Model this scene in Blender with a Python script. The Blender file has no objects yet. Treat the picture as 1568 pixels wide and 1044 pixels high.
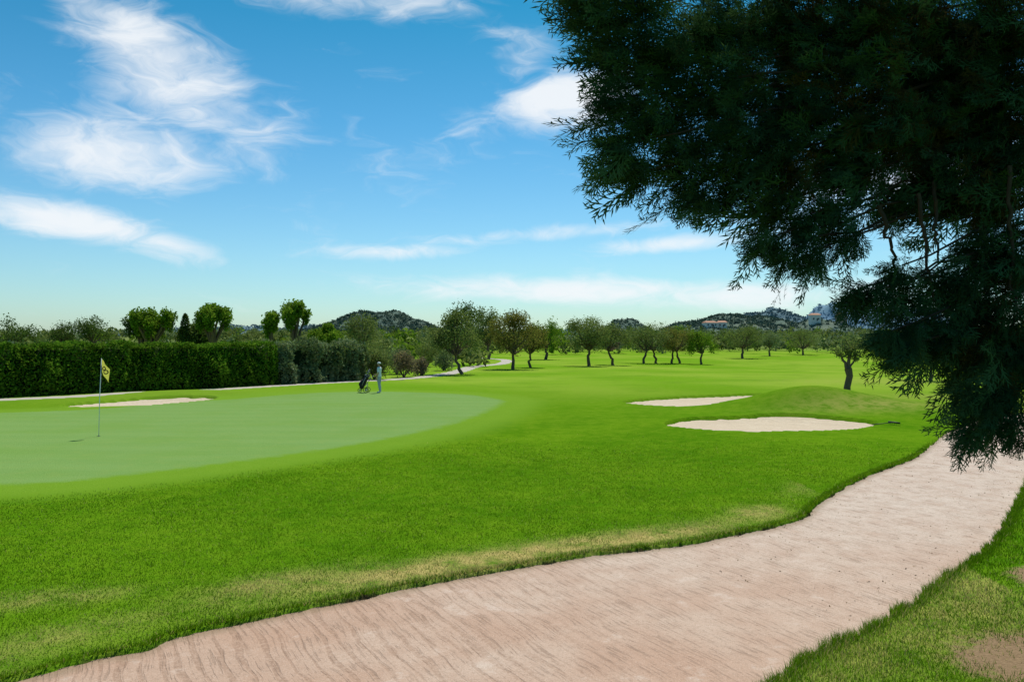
import bpy, math, random
import numpy as np
from mathutils import Vector, Matrix
rng = np.random.default_rng(7); random.seed(7)
scene = bpy.context.scene
coll = scene.collection
SUN_EL, SUN_AZ = 60.0, 14.0     # degrees; azimuth clockwise from +Y

# ------------------------------------------------------------------ helpers
def sstep(a, b, x):
    t = np.clip((x-a)/(b-a), 0, 1); return t*t*(3-2*t)

_w = [(np.random.default_rng(100+i).uniform(-1, 1, 2), np.random.default_rng(200+i).uniform(0, 6.28)) for i in range(12)]
def wob(x, y, f):
    s = 0
    for (d, p) in _w:
        n = d/np.linalg.norm(d)*(0.6+abs(d[0]))
        s = s + np.sin((x*n[0]+y*n[1])*f+p)
    return s/12**0.5*0.7

def catmull(pts, n=8, closed=False):
    P = [np.array(p, float) for p in pts]; out = []
    N = len(P); rngi = range(N) if closed else range(N-1)
    for i in rngi:
        p0 = P[i-1] if (i > 0 or closed) else P[0]
        p1 = P[i]; p2 = P[(i+1) % N]
        p3 = P[(i+2) % N] if (closed or i+2 < N) else P[-1]
        for k in range(n):
            t = k/n
            out.append(0.5*((2*p1)+(-p0+p2)*t+(2*p0-5*p1+4*p2-p3)*t*t+(-p0+3*p1-3*p2+p3)*t**3))
    if not closed: out.append(P[-1])
    return np.array(out)

def sdf(poly, x, y, pad=6.0, far=50.0):
    """signed distance, negative inside; evaluated only near the polygon"""
    x = np.asarray(x, float); y = np.asarray(y, float)
    res = np.full(x.shape, far)
    mn = poly.min(0)-pad; mx = poly.max(0)+pad
    m = (x > mn[0]) & (x < mx[0]) & (y > mn[1]) & (y < mx[1])
    xs = x[m]; ys = y[m]
    if xs.size == 0: return res
    d2 = np.full(xs.shape, 1e9); ins = np.zeros(xs.shape, bool)
    n = len(poly)
    for i in range(n):
        ax, ay = poly[i]; bx, by = poly[(i+1) % n]
        ex, ey = bx-ax, by-ay
        L = ex*ex+ey*ey+1e-12
        t = np.clip(((xs-ax)*ex+(ys-ay)*ey)/L, 0, 1)
        dx = xs-ax-t*ex; dy = ys-ay-t*ey
        d2 = np.minimum(d2, dx*dx+dy*dy)
        if ay != by:
            c = ((ay > ys) != (by > ys)) & (xs < (bx-ax)*(ys-ay)/(by-ay)+ax)
            ins ^= c
    d = np.sqrt(d2); d[ins] *= -1
    res[m] = np.minimum(d, far)
    return res

def mesh_np(name, V, F, attrs=None, mats=(), matidx=None, smooth=False):
    me = bpy.data.meshes.new(name)
    V = np.asarray(V, np.float32); F = np.asarray(F, np.int32)
    k = F.shape[1]
    me.vertices.add(len(V)); me.vertices.foreach_set('co', V.ravel())
    me.loops.add(F.size); me.loops.foreach_set('vertex_index', F.ravel())
    me.polygons.add(len(F))
    me.polygons.foreach_set('loop_start', np.arange(0, F.size, k, dtype=np.int32))
    if smooth: me.polygons.foreach_set('use_smooth', np.ones(len(F), bool))
    if matidx is not None: me.polygons.foreach_set('material_index', np.asarray(matidx, np.int32))
    for m in mats: me.materials.append(m)
    me.update(calc_edges=True)
    for a, v in (attrs or {}).items():
        at = me.attributes.new(a, 'FLOAT', 'POINT'); at.data.foreach_set('value', np.asarray(v, np.float32))
    ob = bpy.data.objects.new(name, me); coll.objects.link(ob)
    return ob

# --------------------------------------------------------------- materials
class NT:
    def __init__(s, tree): s.t = tree; s.n = tree.nodes; s.l = tree.links
    def node(s, typ, **kw):
        nd = s.n.new(typ)
        for k, v in kw.items(): setattr(nd, k, v)
        return nd
    def put(s, sock, v):
        if isinstance(v, bpy.types.NodeSocket): s.l.new(v, sock)
        elif v is not None: sock.default_value = v
    def math(s, op, a, b=None, c=None, clamp=False):
        nd = s.node('ShaderNodeMath', operation=op, use_clamp=clamp)
        s.put(nd.inputs[0], a); s.put(nd.inputs[1], b); s.put(nd.inputs[2], c); return nd.outputs[0]
    def mix(s, f, a, b, mode='MIX'):
        nd = s.node('ShaderNodeMix', data_type='RGBA', blend_type=mode)
        s.put(nd.inputs[0], f)
        s.put(nd.inputs[6], (*a, 1) if isinstance(a, tuple) else a)
        s.put(nd.inputs[7], (*b, 1) if isinstance(b, tuple) else b); return nd.outputs[2]
    def noise(s, vec, scale, detail=3, rough=0.55, dist=0.0):
        nd = s.node('ShaderNodeTexNoise'); s.put(nd.inputs['Vector'], vec)
        nd.inputs['Scale'].default_value = scale; nd.inputs['Detail'].default_value = detail
        nd.inputs['Roughness'].default_value = rough; nd.inputs['Distortion'].default_value = dist
        return nd.outputs['Fac']
    def rng(s, v, a, b, c=0.0, d=1.0, smooth=True):
        nd = s.node('ShaderNodeMapRange'); nd.interpolation_type = 'SMOOTHSTEP' if smooth else 'LINEAR'
        s.put(nd.inputs[0], v)
        for i, q in enumerate((a, b, c, d)): nd.inputs[i+1].default_value = q
        return nd.outputs[0]
    def attr(s, name):
        return s.node('ShaderNodeAttribute', attribute_name=name).outputs['Fac']

def new_mat(name, rough=0.85, spec=0.2):
    m = bpy.data.materials.new(name); m.use_nodes = True
    t = NT(m.node_tree); b = m.node_tree.nodes['Principled BSDF']
    b.inputs['Roughness'].default_value = rough
    b.inputs['Specular IOR Level'].default_value = spec
    return m, t, b

def simple(name, col, rough=0.7, spec=0.3, var=0.15, scale=8):
    m, t, b = new_mat(name, rough, spec)
    tc = t.node('ShaderNodeTexCoord').outputs['Object']
    n = t.noise(tc, scale)
    dark = tuple(c*(1-var) for c in col); light = tuple(min(1, c*(1+var)) for c in col)
    t.put(b.inputs['Base Color'], t.mix(n, dark, light))
    return m

def diffuse_mat(name):
    """bare Diffuse material for big matte surfaces (cheaper than Principled)"""
    m = bpy.data.materials.new(name); m.use_nodes = True; t = NT(m.node_tree)
    m.node_tree.nodes.remove(m.node_tree.nodes['Principled BSDF'])
    df = t.node('ShaderNodeBsdfDiffuse')
    t.l.new(df.outputs[0], m.node_tree.nodes['Material Output'].inputs['Surface'])
    return m, t, df

def leaf_mat(name, dark, light, trans=0.3, gl=(0.14, 0.20, 0.02)):
    """diffuse + translucent leaf, colour varied leaf by leaf"""
    m, t, df = diffuse_mat(name)
    c = t.mix(t.attr('tint'), dark, light)
    t.put(df.inputs['Color'], c)
    if trans > 0:
        tr = t.node('ShaderNodeBsdfTranslucent')
        t.put(tr.inputs['Color'], t.mix(0.5, c, gl))
        mx = t.node('ShaderNodeMixShader'); mx.inputs[0].default_value = trans
        t.l.new(df.outputs[0], mx.inputs[1]); t.l.new(tr.outputs[0], mx.inputs[2])
        t.l.new(mx.outputs[0], m.node_tree.nodes['Material Output'].inputs['Surface'])
    return m

# --------------------------------------------------------------- site plan (metres)
L_edge = [(-14,0.5),(-10,3.2),(-7,5.3),(-4.58,7.05),(-3.98,7.66),(-3.62,7.85),(-3.5,8.15),(-3.15,8.45),(-2.14,9.2),(-0.7,10.22),
          (1.07,11.26),(2.59,11.88),(3.18,12.28),(4.79,13.41),(5.88,15.06),(7.95,17.77),(10.38,20.56),(12.67,23.9),(15,27.2),(18.5,30.8),(24,34.5),(33,39)]
R_edge = [(-11,-4),(-7,-0.6),(-3.8,2.2),(-1,4.6),(0.8,5.85),(2.25,7.01),(2.86,7.66),(3.74,8.36),(4.64,9.2),(5.58,10.22),(6.55,11.16),
          (7.51,12.28),(8.74,13.92),(10.3,16.05),(12.6,19.2),(15.6,23.1),(19,26.8),(25,30.5),(34,35)]
Lc = catmull(L_edge, 8); Rc = catmull(R_edge, 8)
path_poly = np.vstack([Lc, Rc[::-1]])
green_poly = catmull([(-30,13.5),(-20,14.5),(-10.7,16.6),(-8.6,18.0),(-6.5,20.6),(-4.4,23.9),(-2.05,29.8),(-0.58,37.3),(-0.8,40.7),
                      (-3.1,44.6),(-6.9,46.6),(-10.6,46.2),(-13.4,42.8),(-16,39.2),(-18.5,35.5),(-21.4,33.3),(-27,30),(-34,22)], 8, True)
bunkA = catmull([(5.5,28.3),(6.3,30.2),(8.0,31.1),(10.8,31.7),(12.6,30.4),(13.2,28.7),(11.5,26.8),(8.9,25.9),(6.8,26.3)], 8, True)
bunkB = catmull([(5.3,38.6),(6.5,36.6),(8.3,35.4),(10.0,36.2),(12.0,38.5),(14.6,43.0),(13.9,44.6),(11.3,43.6),(7.3,41.3)], 8, True)
bunkC = catmull([(-20.4,36.4),(-17.7,37.0),(-15.7,40.2),(-15.9,42.4),(-18.9,42.0),(-21.0,38.6)], 8, True)
road_c = catmull([(-60,10),(-44,20.5),(-33,31.5),(-26,40),(-19,48.5),(-12,58.5),(-8,66),(-5.4,76),(-4.2,90),(-1.2,104),(-1.6,125),(-9,150)], 8)
dd = np.gradient(road_c, axis=0); dd /= np.linalg.norm(dd, axis=1)[:, None]
nn = np.stack([-dd[:, 1], dd[:, 0]], 1)
road_poly = np.vstack([road_c+nn*0.75, (road_c-nn*0.75)[::-1]])

def H(x, y):
    x = np.asarray(x, float); y = np.asarray(y, float)
    r = np.hypot(x, y)
    z = 0.06*wob(x, y, 0.22)*sstep(6, 20, r) + 0.40*wob(x+40, y, 0.055)*sstep(60, 120, r)
    z = z + 0.95*np.exp(-((x-12.9)/3.0)**2-((y-35.0)/2.0)**2) + 0.35*np.exp(-((x-17)/3.5)**2-((y-33.5)/3.5)**2)
    z = z + 0.25*np.exp(-((x+18)/4)**2-((y-45)/2.2)**2) - 0.18*np.exp(-((x-2)/3)**2-((y-24)/5)**2)
    t = np.maximum(0, y-165)
    z = z + 9.0*(1-np.exp(-t/380.0))
    return z
hz = lambda x, y: float(H(np.array([x]), np.array([y]))[0])

# --------------------------------------------------------------- terrain sheet
a_f = np.radians(np.arange(-47, 47.01, 0.14)); a_c = np.radians(np.arange(50, 310.1, 4))
ang = np.concatenate([a_f, a_c]); NA = len(ang)
rad = [0.0, 1.0, 2.0, 3.0, 3.8]
r = 4.4
while r < 60: rad.append(r); r *= 1.008
while r < 9000: rad.append(r); r *= 1.03
rad = np.array(rad); NR = len(rad)
RR, AA = np.meshgrid(rad, ang, indexing='ij')
X = (RR*np.sin(AA)).ravel(); Y = (RR*np.cos(AA)).ravel()
sp = sdf(path_poly, X, Y); sg = sdf(green_poly, X, Y)
sa = sdf(bunkA, X, Y); sb = sdf(bunkB, X, Y); sc = sdf(bunkC, X, Y); sr = sdf(road_poly, X, Y)
sand = np.minimum(np.minimum(sa, sb), sc)
edge = 0.030*wob(X, Y, 7.0)+0.02*wob(Y, X, 19.0)
Z = H(X, Y)
Z = Z - 0.16*sstep(0.02, -0.07, sp+edge)
sandn = sand+0.10*wob(X, Y, 1.6)+0.05*wob(X, Y, 4)
Z = Z - 0.45*sstep(0.0, -0.22, sandn)
Z = Z + 0.05*np.exp(-(sandn/0.6)**2)*(sandn > -0.05)
Z = Z - 0.06*sstep(0.0, -0.2, sr)
def blob(x, y, cx, cy, sx, sy, a=0.0):
    c, s = math.cos(a), math.sin(a); dx, dy = x-cx, y-cy
    return np.exp(-((dx*c+dy*s)/sx)**2-((-dx*s+dy*c)/sy)**2)
def dryness(x, y, sp):
    e = np.exp(-((sp-0.45)/0.42)**2)*(0.30+0.35*wob(x, y, 0.9))
    d = 0.95*blob(x, y, -0.3, 10.95, 2.1, 0.42, 0.55)+0.65*blob(x, y, -3.0, 9.9, 0.9, 0.35, 0.7)+0.55*blob(x, y, -5.4, 9.3, 0.8, 0.3, 0.3)
    d += 0.85*blob(x, y, 4.3, 13.9, 0.6, 0.38, 0.8)+0.5*blob(x, y, 1.8, 12.1, 1.4, 0.35, 0.5)+0.4*blob(x, y, -4.6, 8.2, .9, .3, 0.7)
    d += 0.35*blob(x, y, 24, 42, 5, 3)+0.3*blob(x, y, 30, 60, 10, 4)+0.45*blob(x, y, 14.5, 32.8, 3, 1.2)+.4*blob(x, y, 22, 33.5, 4, 2)
    d += 0.40*blob(x, y, 5.3, 8.0, 1.5, 1.1, .5)
    return np.clip(np.maximum(e, 0)*(sp > 0)*(x < 6)+d, 0, 1)
def dirtness(x, y):
    d = blob(x, y, 5.0, 7.5, 1.1, 0.8, 0.5)*.95+0.75*blob(x, y, 6.6, 10.0, .35, .9, -0.5)+0.45*blob(x, y, 4.3, 13.95, .3, .15, .6)
    return np.clip(d, 0, 1)
dry = dryness(X, Y, sp); dirt = dirtness(X, Y)
idx = np.arange(NR*NA).reshape(NR, NA)
i0 = idx[:-1, :]; i1 = idx[1:, :]
F = np.stack([i0, np.roll(i0, -1, 1), np.roll(i1, -1, 1), i1], -1).reshape(-1, 4)[:, ::-1]
F = F[NA:]  # drop degenerate centre ring

m_gr, t, b = diffuse_mat('grass_turf')
pos = t.node('ShaderNodeNewGeometry').outputs['Position']
n1 = t.noise(pos, 0.30, 2); n2 = t.noise(pos, 2.2, 4, 0.7); n3 = t.noise(pos, 28, 2, 0.7); n4 = t.noise(pos, 0.06, 1)
base = t.mix(t.rng(n1, .3, .7), (0.072, 0.185, 0.004), (0.118, 0.238, 0.007))
base = t.mix(t.math('MULTIPLY', t.rng(n2, .42, .72), 0.50), base, (0.170, 0.270, 0.014))
base = t.mix(t.math('MULTIPLY', t.rng(n2, .50, .30), 0.45), base, (0.050, 0.140, 0.004))
base = t.mix(t.math('MULTIPLY', t.rng(n3, .35, .7), 0.5), base, (0.040, 0.120, 0.003))
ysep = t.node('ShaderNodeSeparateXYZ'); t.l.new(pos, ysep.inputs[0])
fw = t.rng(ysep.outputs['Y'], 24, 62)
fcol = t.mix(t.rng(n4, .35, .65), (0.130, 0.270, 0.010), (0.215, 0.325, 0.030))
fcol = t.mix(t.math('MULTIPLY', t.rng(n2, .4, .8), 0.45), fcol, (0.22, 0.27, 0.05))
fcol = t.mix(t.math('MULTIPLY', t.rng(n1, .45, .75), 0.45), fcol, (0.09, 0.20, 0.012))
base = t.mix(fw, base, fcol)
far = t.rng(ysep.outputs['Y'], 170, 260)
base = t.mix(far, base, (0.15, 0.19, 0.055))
sgA = t.attr('sd_green')
sgn = t.math('ADD', sgA, t.math('MULTIPLY', t.math('SUBTRACT', n2, 0.5), 0.9))
collar = t.mix(t.rng(n3, .3, .7), (0.125, 0.245, 0.016), (0.175, 0.295, 0.030))
base = t.mix(t.math('MULTIPLY', t.rng(sgn, 2.8, 0.9), 0.8), base, collar)
strp = t.node('ShaderNodeTexWave'); strp.inputs['Scale'].default_value = 0.19; strp.inputs['Distortion'].default_value = 2.0
strp.bands_direction = 'Y'; t.l.new(pos, strp.inputs['Vector'])
pg = t.mix(t.rng(n3, .3, .7), (0.138, 0.252, 0.062), (0.182, 0.295, 0.086))
pg = t.mix(t.math('MULTIPLY', t.rng(strp.outputs['Fac'], .3, .7), 0.18), pg, (0.205, 0.315, 0.095))
pg = t.mix(t.math('MULTIPLY', t.rng(n1, .4, .7), 0.5), pg, (0.145, 0.262, 0.050))
pg = t.mix(t.math('MULTIPLY', t.rng(n2, .45, .75), 0.4), pg, (0.205, 0.285, 0.072))
base = t.mix(t.rng(sgn, 0.30, -0.30), base, pg)
dn = t.math('MULTIPLY', t.attr('dry'), t.rng(n2, .25, .62))
base = t.mix(t.math('MULTIPLY', dn, 0.9, clamp=True), base, (0.42, 0.33, 0.12))
soil = t.mix(n3, (0.12, 0.075, 0.042), (0.34, 0.235, 0.135))
dt = t.rng(t.math('ADD', t.attr('dirt'), t.math('MULTIPLY', t.math('SUBTRACT', n2, .5), 1.4)), .32, .65)
base = t.mix(dt, base, soil)
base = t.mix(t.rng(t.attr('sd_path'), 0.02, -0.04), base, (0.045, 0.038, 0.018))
t.put(b.inputs['Color'], base)
bmp = t.node('ShaderNodeBump'); bmp.inputs['Strength'].default_value = 0.6; bmp.inputs['Distance'].default_value = 0.03
t.put(bmp.inputs['Height'], n3); t.l.new(bmp.outputs[0], b.inputs['Normal'])

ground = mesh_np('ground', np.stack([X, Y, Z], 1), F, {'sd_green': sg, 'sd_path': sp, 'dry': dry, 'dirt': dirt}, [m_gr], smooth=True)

# --------------------------------------------------------------- cart path (concrete strip)
def resample(c, n):
    s = np.concatenate([[0], np.cumsum(np.linalg.norm(np.diff(c, axis=0), axis=1))])
    q = np.linspace(0, s[-1], n)
    return np.stack([np.interp(q, s, c[:, k]) for k in (0, 1)], 1), q
def strip(name, A, B, mat, n, m, over, dz):
    A, q = resample(A, n); B, _ = resample(B, n)
    w = np.linalg.norm(A-B, axis=1)
    ts = np.linspace(0, 1, m)
    e = over/w
    tt = (-e[:, None])+(1+2*e[:, None])*ts[None, :]
    P = A[:, None, :]*(1-tt[..., None])+B[:, None, :]*tt[..., None]
    x = P[..., 0].ravel(); y = P[..., 1].ravel()
    z = H(x, y)+dz
    al = np.repeat(q, m); ac = (tt*w[:, None]).ravel()
    I = np.arange(n*m).reshape(n, m)
    F = np.stack([I[:-1, :-1], I[:-1, 1:], I[1:, 1:], I[1:, :-1]], -1).reshape(-1, 4)
    return mesh_np(name, np.stack([x, y, z], 1), F, {'along': al, 'across': ac}, [mat], smooth=True)

m_path, t, b = new_mat('path_concrete', 0.92, 0.12)
pos = t.node('ShaderNodeNewGeometry').outputs['Position']
big = t.noise(pos, 0.5, 3, .6); mid = t.noise(pos, 2.6, 4, .65); fine = t.noise(pos, 75, 3, .8); grit = t.noise(pos, 22, 3, .7)
cx = t.node('ShaderNodeCombineXYZ')
t.put(cx.inputs[0], t.math('ADD', t.attr('along'), t.math('MULTIPLY', big, .28))); t.put(cx.inputs[1], t.attr('across'))
mp = t.node('ShaderNodeMapping'); t.l.new(cx.outputs[0], mp.inputs[0]); mp.inputs['Scale'].default_value = (1, 0.06, 1)
streak = t.noise(mp.outputs[0], 30, 3, 0.65, 0)
streak2 = t.noise(mp.outputs[0], 9, 2, 0.6, 0)
ph = t.math('ADD', t.math('MULTIPLY', cx.outputs[0] if False else t.math('ADD', t.attr('along'), t.math('MULTIPLY', big, .28)), 33.0), t.math('MULTIPLY', streak2, 9.0))
ridge = t.math('SINE', ph)          # tamped ridges about 0.19 m apart
sx = t.node('ShaderNodeSeparateXYZ'); t.l.new(pos, sx.inputs[0])
c = t.mix(t.rng(big, .35, .65), (0.450, 0.290, 0.205), (0.515, 0.380, 0.290))
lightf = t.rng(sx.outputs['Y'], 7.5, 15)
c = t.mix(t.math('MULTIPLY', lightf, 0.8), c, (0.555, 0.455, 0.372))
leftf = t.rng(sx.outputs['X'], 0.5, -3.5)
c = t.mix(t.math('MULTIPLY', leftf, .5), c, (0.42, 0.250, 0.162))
c = t.mix(t.math('MULTIPLY', t.rng(mid, .42, .72), .50), c, (0.405, 0.262, 0.185))
c = t.mix(t.math('MULTIPLY', t.rng(mid, .42, .28), .40), c, (0.61, 0.51, 0.43))
c = t.mix(t.math('MULTIPLY', t.rng(grit, .50, .70), .45), c, (0.30, 0.20, 0.14))
c = t.mix(t.math('MULTIPLY', t.rng(fine, .50, .68), .50), c, (0.23, 0.16, 0.115))
c = t.mix(t.math('MULTIPLY', t.rng(fine, .46, .34), .35), c, (0.68, 0.58, 0.49))
gm = t.math('MULTIPLY', t.rng(streak, .46, .37), t.math('MULTIPLY', t.rng(mid, .32, .55), .42))
c = t.mix(gm, c, (0.22, 0.145, 0.10))
regular = t.rng(sx.outputs['X'], 3.0, -2.5, .12, 1.0)
wg = t.math('MULTIPLY', t.math('MULTIPLY', t.rng(ridge, .45, .98), regular), t.rng(grit, .36, .56, .25, .9))
c = t.mix(t.math('MULTIPLY', wg, .50), c, (0.26, 0.155, 0.10))
j = t.math('ABSOLUTE', t.math('SUBTRACT', t.attr('along'), 35.5))
jm = t.math('MULTIPLY', t.rng(j, 0.035, 0.015), t.rng(grit, .35, .5))
c = t.mix(t.math('MULTIPLY', jm, .7), c, (0.20, 0.13, 0.10))
ed = t.rng(t.math('ADD', t.attr('across'), t.math('MULTIPLY', mid, .2)), .34, .12)
c = t.mix(t.math('MULTIPLY', ed, .55), c, (0.20, 0.15, 0.09))
t.put(b.inputs['Base Color'], c)
hgt = t.math('ADD', t.math('MULTIPLY', fine, .35), t.math('MULTIPLY', grit, .5))
hgt = t.math('SUBTRACT', hgt, t.math('ADD', t.math('MULTIPLY', wg, .45), gm))
bmp = t.node('ShaderNodeBump'); bmp.inputs['Strength'].default_value = 0.8; bmp.inputs['Distance'].default_value = 0.012
t.put(bmp.inputs['Height'], hgt); t.l.new(bmp.outputs[0], b.inputs['Normal'])
strip('cart_path', Lc, Rc, m_path, 420, 40, 0.16, -0.055)
m_road = simple('road_gravel', (0.42, 0.38, 0.32), 0.9, .1, .15, 3)
strip('service_road', road_c+nn*0.75, road_c-nn*0.75, m_road, 400, 6, 0.1, -0.012)

# --------------------------------------------------------------- sand bunkers
m_sand, t, b = diffuse_mat('bunker_sand')
pos = t.node('ShaderNodeNewGeometry').outputs['Position']
a1 = t.noise(pos, 1.3, 3); a2 = t.noise(pos, 12, 3, .7)
c = t.mix(a1, (0.50, 0.40, 0.285), (0.60, 0.50, 0.375)); c = t.mix(t.math('MULTIPLY', t.rng(a2, .4, .7), .4), c, (0.40, 0.31, 0.21))
t.put(b.inputs['Color'], c)
bmp = t.node('ShaderNodeBump'); bmp.inputs['Strength'].default_value = .9; bmp.inputs['Distance'].default_value = .08
t.put(bmp.inputs['Height'], t.noise(pos, 5, 3, .6)); t.l.new(bmp.outputs[0], b.inputs['Normal'])
for poly in (bunkA, bunkB, bunkC):
    mn = poly.min(0)-.6; mx = poly.max(0)+.6
    gx = np.arange(mn[0], mx[0], .15); gy = np.arange(mn[1], mx[1], .15)
    GX, GY = np.meshgrid(gx, gy); s = sdf(poly, GX.ravel(), GY.ravel()).reshape(GX.shape)
    GZ = H(GX, GY)-0.09-0.06*sstep(0, -1.2, s)+0.015*wob(GX, GY, 5)
    I = np.arange(GX.size).reshape(GX.shape)
    Fq = np.stack([I[:-1, :-1], I[:-1, 1:], I[1:, 1:], I[1:, :-1]], -1)
    keep = (s[:-1, :-1] < .22) & (s[1:, 1:] < .22) & (s[1:, :-1] < .22) & (s[:-1, 1:] < .22)
    mesh_np('sand_bunker', np.stack([GX.ravel(), GY.ravel(), GZ.ravel()], 1), Fq[keep], None, [m_sand], smooth=True)

# --------------------------------------------------------------- grass blades (one object)
def rand_dirs(n):
    v = rng.normal(size=(n, 3)); return v/np.linalg.norm(v, axis=1)[:, None]
m_bl, t, df = diffuse_mat('grass_blades')
cc = t.mix(t.attr('tint'), (0.055, 0.150, 0.003), (0.205, 0.350, 0.012))
cc = t.mix(t.attr('dry'), cc, (0.54, 0.43, 0.17))
t.put(df.inputs['Color'], cc)
tr = t.node('ShaderNodeBsdfTranslucent'); t.put(tr.inputs['Color'], cc)
mx = t.node('ShaderNodeMixShader'); mx.inputs[0].default_value = .4
t.l.new(df.outputs[0], mx.inputs[1]); t.l.new(tr.outputs[0], mx.inputs[2])
t.l.new(mx.outputs[0], m_bl.node_tree.nodes['Material Output'].inputs['Surface'])
N = 700000
rr = 5.5*np.exp(rng.uniform(0, 1, N)*math.log(28/5.5)); aa = np.radians(rng.uniform(-41, 41, N))
x = rr*np.sin(aa); y = rr*np.cos(aa)
# extra tufts hanging over the path edges
for c_ in (Lc, Rc):
    q_, s_ = resample(c_, 4000); q_ = q_[(q_[:, 1] > 5) & (q_[:, 1] < 24)]
    k = rng.integers(0, len(q_), 26000)
    x = np.concatenate([x, q_[k, 0]+rng.normal(size=26000)*.07]); y = np.concatenate([y, q_[k, 1]+rng.normal(size=26000)*.07])
rr = np.hypot(x, y); N = len(x)
spb = sdf(path_poly, x, y); sgb = sdf(green_poly, x, y); snd = np.minimum(sdf(bunkA, x, y), sdf(bunkC, x, y))
e2 = 0.030*wob(x, y, 7.0)+0.02*wob(y, x, 19.0)
dtb = dirtness(x, y)
ok = (spb+e2 > 0.0) & (sgb > 1.5+rng.uniform(0, 1.2, N)) & (snd > 0.25) & (rng.uniform(0, 1, N) > sstep(.25, .8, dtb+.15*wob(x, y, 3))*.93)
ok &= rng.uniform(0, 1, N) > sstep(20, 28, rr)
x, y, spb, rr, e2 = x[ok], y[ok], spb[ok], rr[ok], e2[ok]; n = len(x)
right = (x > np.interp(y, [5, 7, 9.2, 12.3, 16, 19], [0, 2.2, 4.6, 7.5, 10.3, 12.6])-.2) & (y < 22)
h = rng.uniform(.014, .034, n)*(1+0.15*wob(x, y, 2.0)+.15*wob(x, y, 9))
h = h*(1+1.0*np.exp(-(spb/0.12)**2))*np.where(right, 1.7, 1.0)
w = rng.uniform(.0022, .0045, n)*(rr/7)**0.7
th = rng.uniform(0, 6.283, n); lean = rng.uniform(.1, .9, n)*h
ld = rng.uniform(0, 6.283, n)
z = H(x, y)-.004
B0 = np.stack([x-w*np.cos(th), y-w*np.sin(th), z], 1); B1 = np.stack([x+w*np.cos(th), y+w*np.sin(th), z], 1)
B2 = np.stack([x+lean*np.cos(ld), y+lean*np.sin(ld), z+h], 1)
V = np.stack([B0, B1, B2], 1).reshape(-1, 3)
patch = 0.5+0.26*wob(x, y, .5)+.08*wob(x, y, 2.4)+.14*wob(x, y, 8.0)*wob(y, x, 5.3)
ti = np.clip(patch*0.7+rng.uniform(-.35, .5, n), 0, 1)
dr = dryness(x, y, spb)*(1+.5*wob(x, y, 3.5))
dr = np.clip((rng.uniform(0, 1, n) < dr*0.85+.03)*rng.uniform(.5, 1, n), 0, 1)
mesh_np('lawn_grass', V, np.arange(3*n).reshape(-1, 3), {'tint': np.repeat(ti, 3), 'dry': np.repeat(dr, 3)}, [m_bl])

# --------------------------------------------------------------- foliage tools
def leaves(C, size, n):
    u = rand_dirs(n); v = np.cross(u, rand_dirs(n)); v /= np.linalg.norm(v, axis=1)[:, None]
    s = (size*rng.uniform(.6, 1.35, n))[:, None]
    a = u*s*.5; c = v*s*.30
    return np.stack([C-a, C-c+a*.1, C+a, C+c+a*.1], 1).reshape(-1, 3)
def blobpts(c, rx, ry, rz, n, shell=.55):
    d = rand_dirs(n); k = (shell+(1-shell)*rng.uniform(0, 1, n)**.7)[:, None]
    return np.array(c)+d*k*np.array([rx, ry, rz])
def tube(pts, rads, k=7):
    pts = np.array(pts, float); n = len(pts)
    tg = np.gradient(pts, axis=0); tg /= np.linalg.norm(tg, axis=1)[:, None]+1e-9
    ref = np.array([0.31, 0.95, 0.07]); u = np.cross(tg, ref); u /= np.linalg.norm(u, axis=1)[:, None]+1e-9
    v = np.cross(tg, u)
    a = np.linspace(0, 2*math.pi, k, endpoint=False)
    ring = pts[:, None, :]+np.array(rads)[:, None, None]*(np.cos(a)[None, :, None]*u[:, None, :]+np.sin(a)[None, :, None]*v[:, None, :])
    I = np.arange(n*k).reshape(n, k)
    F = np.stack([I[:-1], np.roll(I[:-1], -1, 1), np.roll(I[1:], -1, 1), I[1:]], -1).reshape(-1, 4)
    return ring.reshape(-1, 3), F
class Acc:
    def __init__(s): s.V = []; s.F = []; s.T = []; s.M = []; s.n = 0
    def add(s, V, F, tint, mi):
        s.V.append(V); s.F.append(F+s.n); s.n += len(V)
        s.T.append(np.broadcast_to(tint, (len(V),)).astype(float)); s.M.append(np.full(len(F), mi))
    def quads(s, V, tint, mi): s.add(V, np.arange(len(V)).reshape(-1, 4), tint, mi)
    def make(s, name, mats):
        return mesh_np(name, np.concatenate(s.V), np.concatenate(s.F), {'tint': np.concatenate(s.T)}, mats, np.concatenate(s.M))
def wavy(p, q, n, amp):
    p = np.array(p, float); q = np.array(q, float); t = np.linspace(0, 1, n)[:, None]
    o = rng.normal(size=(n, 3))*amp; o[0] = 0; o[-1] = 0
    return p+(q-p)*t+o*np.sin(t*math.pi)

bark = simple('bark', (0.14, 0.10, 0.07), .9, .1, .4, 12)
bark_d = simple('cypress_bark', (0.075, 0.045, 0.032), .9, .1, .4, 20)
LM = {
 'olive': leaf_mat('olive_leaves', (0.070, 0.100, 0.028), (0.270, 0.310, 0.105), .34),
 'brown': leaf_mat('bronze_leaves', (0.095, 0.090, 0.020), (0.340, 0.280, 0.075), .34),
 'dark': leaf_mat('dark_leaves', (0.032, 0.062, 0.018), (0.130, 0.190, 0.048), .28),
 'bright': leaf_mat('bright_leaves', (0.070, 0.140, 0.010), (0.250, 0.400, 0.032), .38),
 'grey': leaf_mat('oleander_leaves', (0.085, 0.130, 0.050), (0.290, 0.340, 0.180)),
 'pink': leaf_mat('oleander_flower_leaves', (0.110, 0.110, 0.055), (0.400, 0.270, 0.180)),
 'hedge': leaf_mat('hedge_leaves', (0.028, 0.088, 0.006), (0.160, 0.330, 0.022), .34),
}
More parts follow.
